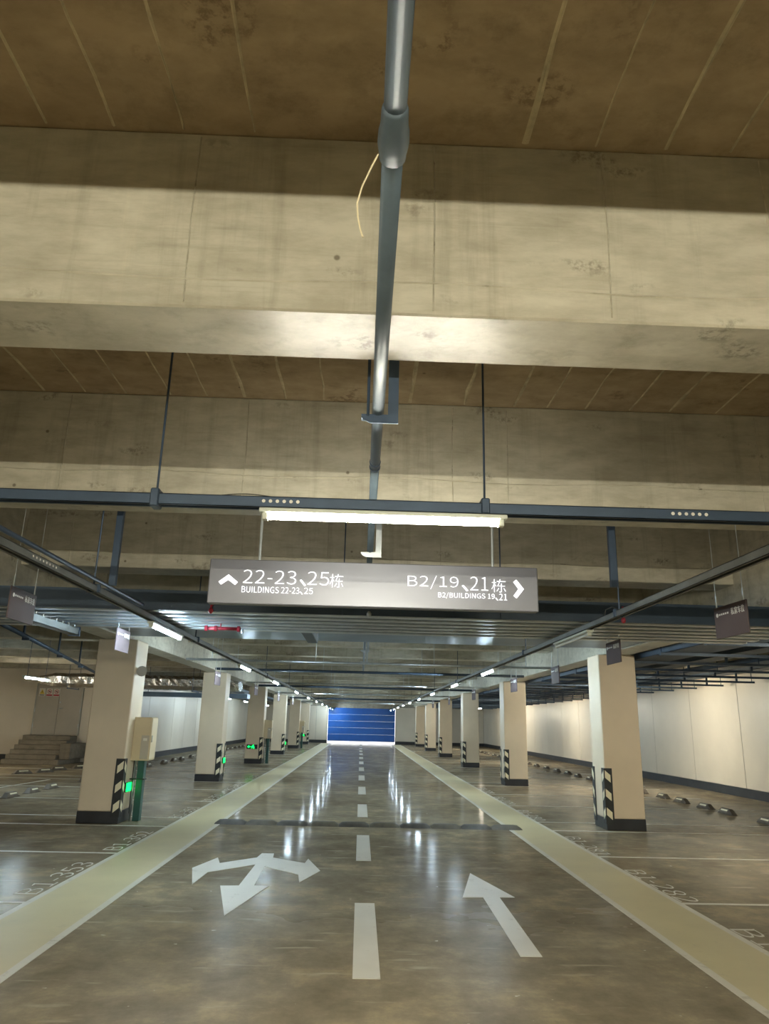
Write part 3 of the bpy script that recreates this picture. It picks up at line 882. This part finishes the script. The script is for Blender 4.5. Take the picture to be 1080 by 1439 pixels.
# foil-wrapped duct before the stairs
fd = thing('foil_duct', 'crumpled silver foil wrapped duct behind the nearest left columns', 'duct', (0, 24.0, 0))
vs, fs = [], []
nx, nr = 60, 14
for i in range(nx + 1):
    x = -10.0 + 6.2 * i / nx
    for k in range(nr):
        a = 2 * math.pi * k / nr
        ca, sa = math.cos(a), math.sin(a)
        s = (abs(ca) ** 5 + abs(sa) ** 5) ** (-0.2)
        j = 1 + random.uniform(-.07, .07)
        sc = 0.55 + 0.45 * min(1, i / 5)
        vs.append((x, 0.40 * ca * s * j * sc, 2.55 + 0.215 * sa * s * j * sc))
for i in range(nx):
    for k in range(nr):
        k2 = (k + 1) % nr
        fs.append((i * nr + k, i * nr + k2, (i + 1) * nr + k2, (i + 1) * nr + k))
fs += [tuple(range(nr)), tuple(nx * nr + k for k in range(nr))]
MB().add(vs, fs).build('wrapped_body', M['foil'], fd)
for x in (-9.0, -7.0, -5.2):
    rod('hanger_rod', x, -0.46, 2.30, SLAB, 0.008, M['strut'], fd); rod('hanger_rod', x, 0.46, 2.30, SLAB, 0.008, M['strut'], fd)
    MB().box(x - .02, x + .02, -0.48, 0.48, 2.285, 2.31).build('support_bar', M['strut'], fd)
fd2 = thing('flat_duct', 'flat grey duct below the foil wrapped duct', 'duct', (0, 24.9, 2.16))
MB().cbox(-7.9, -3.7, 0, 0.6, 0, 0.14, 0.006).build('duct_body', M['duct'], fd2)
for x in (-7.0, -4.5):
    rod('hanger_rod', x, 0.3, 0.14, SLAB - 2.16, 0.008, M['strut'], fd2)

# ladder trays over the right bays
for i, (x0, x1, z, y0) in enumerate([(4.50, 5.15, 2.60, 6.5), (5.95, 6.35, 2.70, 7.0), (7.15, 7.55, 2.72, 9.0), (8.35, 8.75, 2.78, 9.0)]):
    t = thing('cable_tray', f'dark cable tray along the right bays, {["nearest the columns", "second from the columns", "third from the columns", "closest to the right wall"][i]}', 'cable tray', ((x0 + x1) / 2, 0, z), group='cable trays over the right bays')
    h = (x1 - x0) / 2
    mb = MB()
    mb.box(-h, h, y0, 55, 0, 0.006); mb.box(-h, -h + .01, y0, 55, 0, 0.09); mb.box(h - .01, h, y0, 55, 0, 0.09)
    mb.build('tray_body', M['tray'], t)
for i in range(30):
    y = 8.0 + i * 1.5
    t = thing('tray_support', f'dark cross bar carrying the right cable trays, {nth(i)} from the camera', 'support', (0, y, 2.56), group='cross bars under the right cable trays')
    MB().box(4.42, 8.95, -0.035, 0.035, 0, 0.04).build('cross_bar', M['tray'], t)
    for x in (4.44, 6.7, 8.9):
        rod('hanger_rod', x, 0, 0.04, SLAB - 2.56, 0.008, M['tray'], t)
    for x0, x1, z in ((5.95, 6.35, 2.70), (7.15, 7.55, 2.72), (8.35, 8.75, 2.78)):
        MB().box((x0 + x1) / 2 - .02, (x0 + x1) / 2 + .02, -0.015, 0.015, 0.04, z - 2.562).build('packer', M['tray'], t)
# ladder tray over the left bays further down
for i, (x0, x1, z) in enumerate([(-5.3, -4.7, 2.56), (-7.2, -6.8, 2.62)]):
    t = thing('cable_tray', f'dark cable tray over the far left bays, {["nearer the columns", "nearer the left wall"][i]}', 'cable tray', ((x0 + x1) / 2, 0, z), group='cable trays over the left bays')
    h = (x1 - x0) / 2
    MB().box(-h, h, 26.9, 55, 0, 0.006).box(-h, -h + .01, 26.9, 55, 0, 0.09).box(h - .01, h, 26.9, 55, 0, 0.09).build('tray_body', M['tray'], t)
    for y in (30, 35, 40, 45, 50):
        rod('hanger_rod', -h + 0.02, y, 0.05, SLAB - z, 0.008, M['tray'], t); rod('hanger_rod', h - 0.02, y, 0.05, SLAB - z, 0.008, M['tray'], t)

# ------------------------------------------------------------------ things on the columns
def cabinet(x, y, label):
    t = thing('electrical_cabinet', label, 'cabinet', (x, y, 0.86))
    MB().cbox(0, 0.26, -0.17, 0.17, 0, 0.64, 0.006).build('cabinet_body', M['box'], t)
    d = MB().cbox(0.26, 0.272, -0.16, 0.16, 0.015, 0.625, 0.004).build('cabinet_door', M['box'], t)
    MB().box(0.272, 0.285, -0.13, -0.105, 0.27, 0.37).build('lock', M['grey'], d)
    p = MB().box(0.13, 0.25, -0.174, -0.17, 0.02, 0.37).build('access_plate', M['doorgrey'], t)
    MB().box(0.16, 0.22, -0.1755, -0.174, 0.29, 0.33).build('warning_label', M['signwhite'], p)
    c = thing('cable_riser', label.replace('electrical cabinet', 'cable riser').replace('beige', 'dark teal').replace('on the', 'under the cabinet of the'), 'conduit', (x, y, 0))
    MB().cbox(0.10, 0.20, -0.11, 0.02, 0, 0.86, 0.005).build('riser', M['teal'], c)
    MB().cbox(0.0, 0.22, -0.12, 0.03, 0.585, 0.60, 0.003).build('strap', M['black'], c)
    MB().tube([(0.05, -0.06, 0), (0.05, -0.06, 0.86)], 0.014, 8).build('conduit', M['steel'], c, True)
cabinet(-3.475, 12.12, 'beige electrical cabinet on the nearest left column')
cabinet(-3.475, 28.2, 'beige electrical cabinet on the third left column')
cabinet(-3.475, 44.5, 'beige electrical cabinet on the fifth left column')
def exit_side(x, y, label):
    t = thing('exit_light', label, 'sign', (x, y, 0.42))
    MB().cbox(0, 0.02, -0.12, 0.12, 0, 0.14, 0.004).build('sign_case', M['black'], t)
    MB().box(0.02, 0.03, -0.112, 0.112, 0.010, 0.130).build('lit_panel', M['green'], t)
def exit_front(x, y, label):
    t = thing('exit_light', label, 'sign', (x, y, 0.50))
    MB().cbox(-0.19, 0.19, -0.022, 0, 0, 0.15, 0.004).build('sign_case', M['black'], t)
    mb = MB().prism([(-0.165, 0.075), (-0.11, 0.12), (-0.11, 0.092), (-0.06, 0.092), (-0.06, 0.058), (-0.11, 0.058), (-0.11, 0.03)], 0.022, 0.026)
    mb.xform(lambda a, b, c: (a, -c, b)).build('green_arrow', M['green'], t)
    mb = MB().prism([(-0.02, 0.01), (0.02, 0.05), (0.05, 0.045), (0.06, 0.01), (0.085, 0.01), (0.08, 0.07), (0.06, 0.10), (0.065, 0.14), (0.03, 0.14), (0.03, 0.11), (-0.01, 0.10), (-0.035, 0.065), (-0.015, 0.055), (0.01, 0.08), (-0.02, 0.03)], 0.022, 0.026)
    mb.xform(lambda a, b, c: (a, -c, b)).build('running_figure', M['green'], t)
exit_side(-3.46, 11.88, 'small lit green exit light on the lane side of the nearest left column')
exit_side(-3.46, 19.95, 'small lit green exit light on the lane side of the second left column')
exit_front(-3.83, 27.745, 'lit green exit sign on the front of the third left column')
exit_side(-3.46, 35.95, 'small lit green exit light on the lane side of the fourth left column')
exit_front(-3.83, 52.195, 'lit green exit sign on the front of the sixth left column')
hs = thing('horn_speaker', 'grey horn speaker high on the nearest left column', 'speaker', (-3.472, 11.9, 2.2))
MB().tube([(0, 0, 0), (0.05, -0.02, 0)], 0.02, 8).build('bracket', M['grey'], hs)
MB().tube([(0.05, 0.06, 0), (0.06, 0.0, -0.01), (0.07, -0.08, -0.015), (0.085, -0.17, -0.02)], [0.035, 0.04, 0.055, 0.08], 12).build('horn', M['grey'], hs)

# ------------------------------------------------------------------ stairs and double door on the left
stairs = thing('stairs', 'dark concrete stairs rising to the grey double door at the left', 'stairs', (-10.35, 24.55, 0))
NS, TR, RI = 6, 0.26, 0.14
for k in range(NS):
    MB().cbox(-0.78, 0.78 if k else 0.98, k * TR, 1.92, k * RI, (k + 1) * RI, 0.008).build('step', M['stair'], stairs)
MB().cbox(0.785, 1.12, 0.5, 1.92, 0.0 + RI, 0.62, 0.008).build('side_block', M['stair'], stairs)
dd = struct(thing('door_2', 'grey double door at the top of the concrete stairs', 'door', (-10.35, 26.5, 0.845)))
MB().box(-0.80, -0.76, -0.05, 0.02, 0, 1.70).box(0.76, 0.80, -0.05, 0.02, 0, 1.70).box(-0.80, 0.80, -0.05, 0.02, 1.66, 1.70).build('door_frame', M['grey'], dd)
for s in (-1, 1):
    lf = MB().cbox(*sorted((s * 0.005, s * 0.76)), -0.04, -0.01, 0.01, 1.66, 0.004).build('door_leaf', M['doorgrey'], dd)
    for z in (0.25, 0.75):
        MB().tube([(s * 0.765, -0.055, z), (s * 0.765, -0.055, z + 0.12)], 0.012, 8).build('hinge', M['steel'], lf)
    if s > 0:
        MB().tube([(0.06, -0.04, 0.88), (0.06, -0.09, 0.88), (0.18, -0.09, 0.88)], 0.012, 6).build('handle', M['steel'], lf)
        MB().tube([(0.06, -0.04, 1.08), (0.06, -0.06, 1.08)], 0.025, 8).build('lock', M['steel'], lf)
for i, (x, lab) in enumerate([(-0.60, 'yellow triangular warning notice on the left leaf of the grey door'), (-0.35, 'middle red-barred prohibition notice on the grey door'), (-0.11, 'right red-barred prohibition notice on the grey door')]):
    t = thing('warning_notice', lab, 'notice', (-10.35 + x, 26.5 - 0.041, 0.845 + 1.27))
    MB().box(-0.10, 0.10, -0.006, 0, 0, 0.26).build('plate', M['signwhite'], t)
    if i == 0:
        MB().prism([(-0.085, 0.07), (0.085, 0.07), (0, 0.23)], 0.006, 0.009).xform(lambda a, b, c: (a, -c, b)).build('triangle', M['signyellow'], t)
        MB().prism([(-0.012, 0.10), (0.018, 0.14), (0.004, 0.142), (0.012, 0.19), (-0.018, 0.145), (-0.003, 0.143)], 0.009, 0.011).xform(lambda a, b, c: (a, -c, b)).build('lightning_mark', M['base'], t)
        MB().box(-0.08, 0.08, -0.008, -0.006, 0.02, 0.045).build('caption', M['base'], t)
    else:
        mb = MB(); n = 20; R0, R1 = 0.072, 0.056
        vs = []; fs = []
        for k in range(n):
            a = 2 * math.pi * k / n
            vs += [(R0 * math.cos(a), -0.009, 0.155 + R0 * math.sin(a)), (R1 * math.cos(a), -0.009, 0.155 + R1 * math.sin(a))]
        for k in range(n):
            j = (k + 1) % n
            fs.append((2 * k, 2 * j, 2 * j + 1, 2 * k + 1))
        mb.add(vs, fs)
        mb.add([(-0.048, -0.009, 0.195), (-0.038, -0.009, 0.205), (0.048, -0.009, 0.115), (0.038, -0.009, 0.105)], [(0, 1, 2, 3)])
        mb.build('prohibition_ring', M['signred'], t)
        MB().box(-0.03, 0.035, -0.0085, -0.006, 0.135, 0.172).build('pictogram', M['base'], t)
        MB().box(-0.095, 0.095, -0.009, -0.006, 0.012, 0.062).build('red_caption', M['signred'], t)
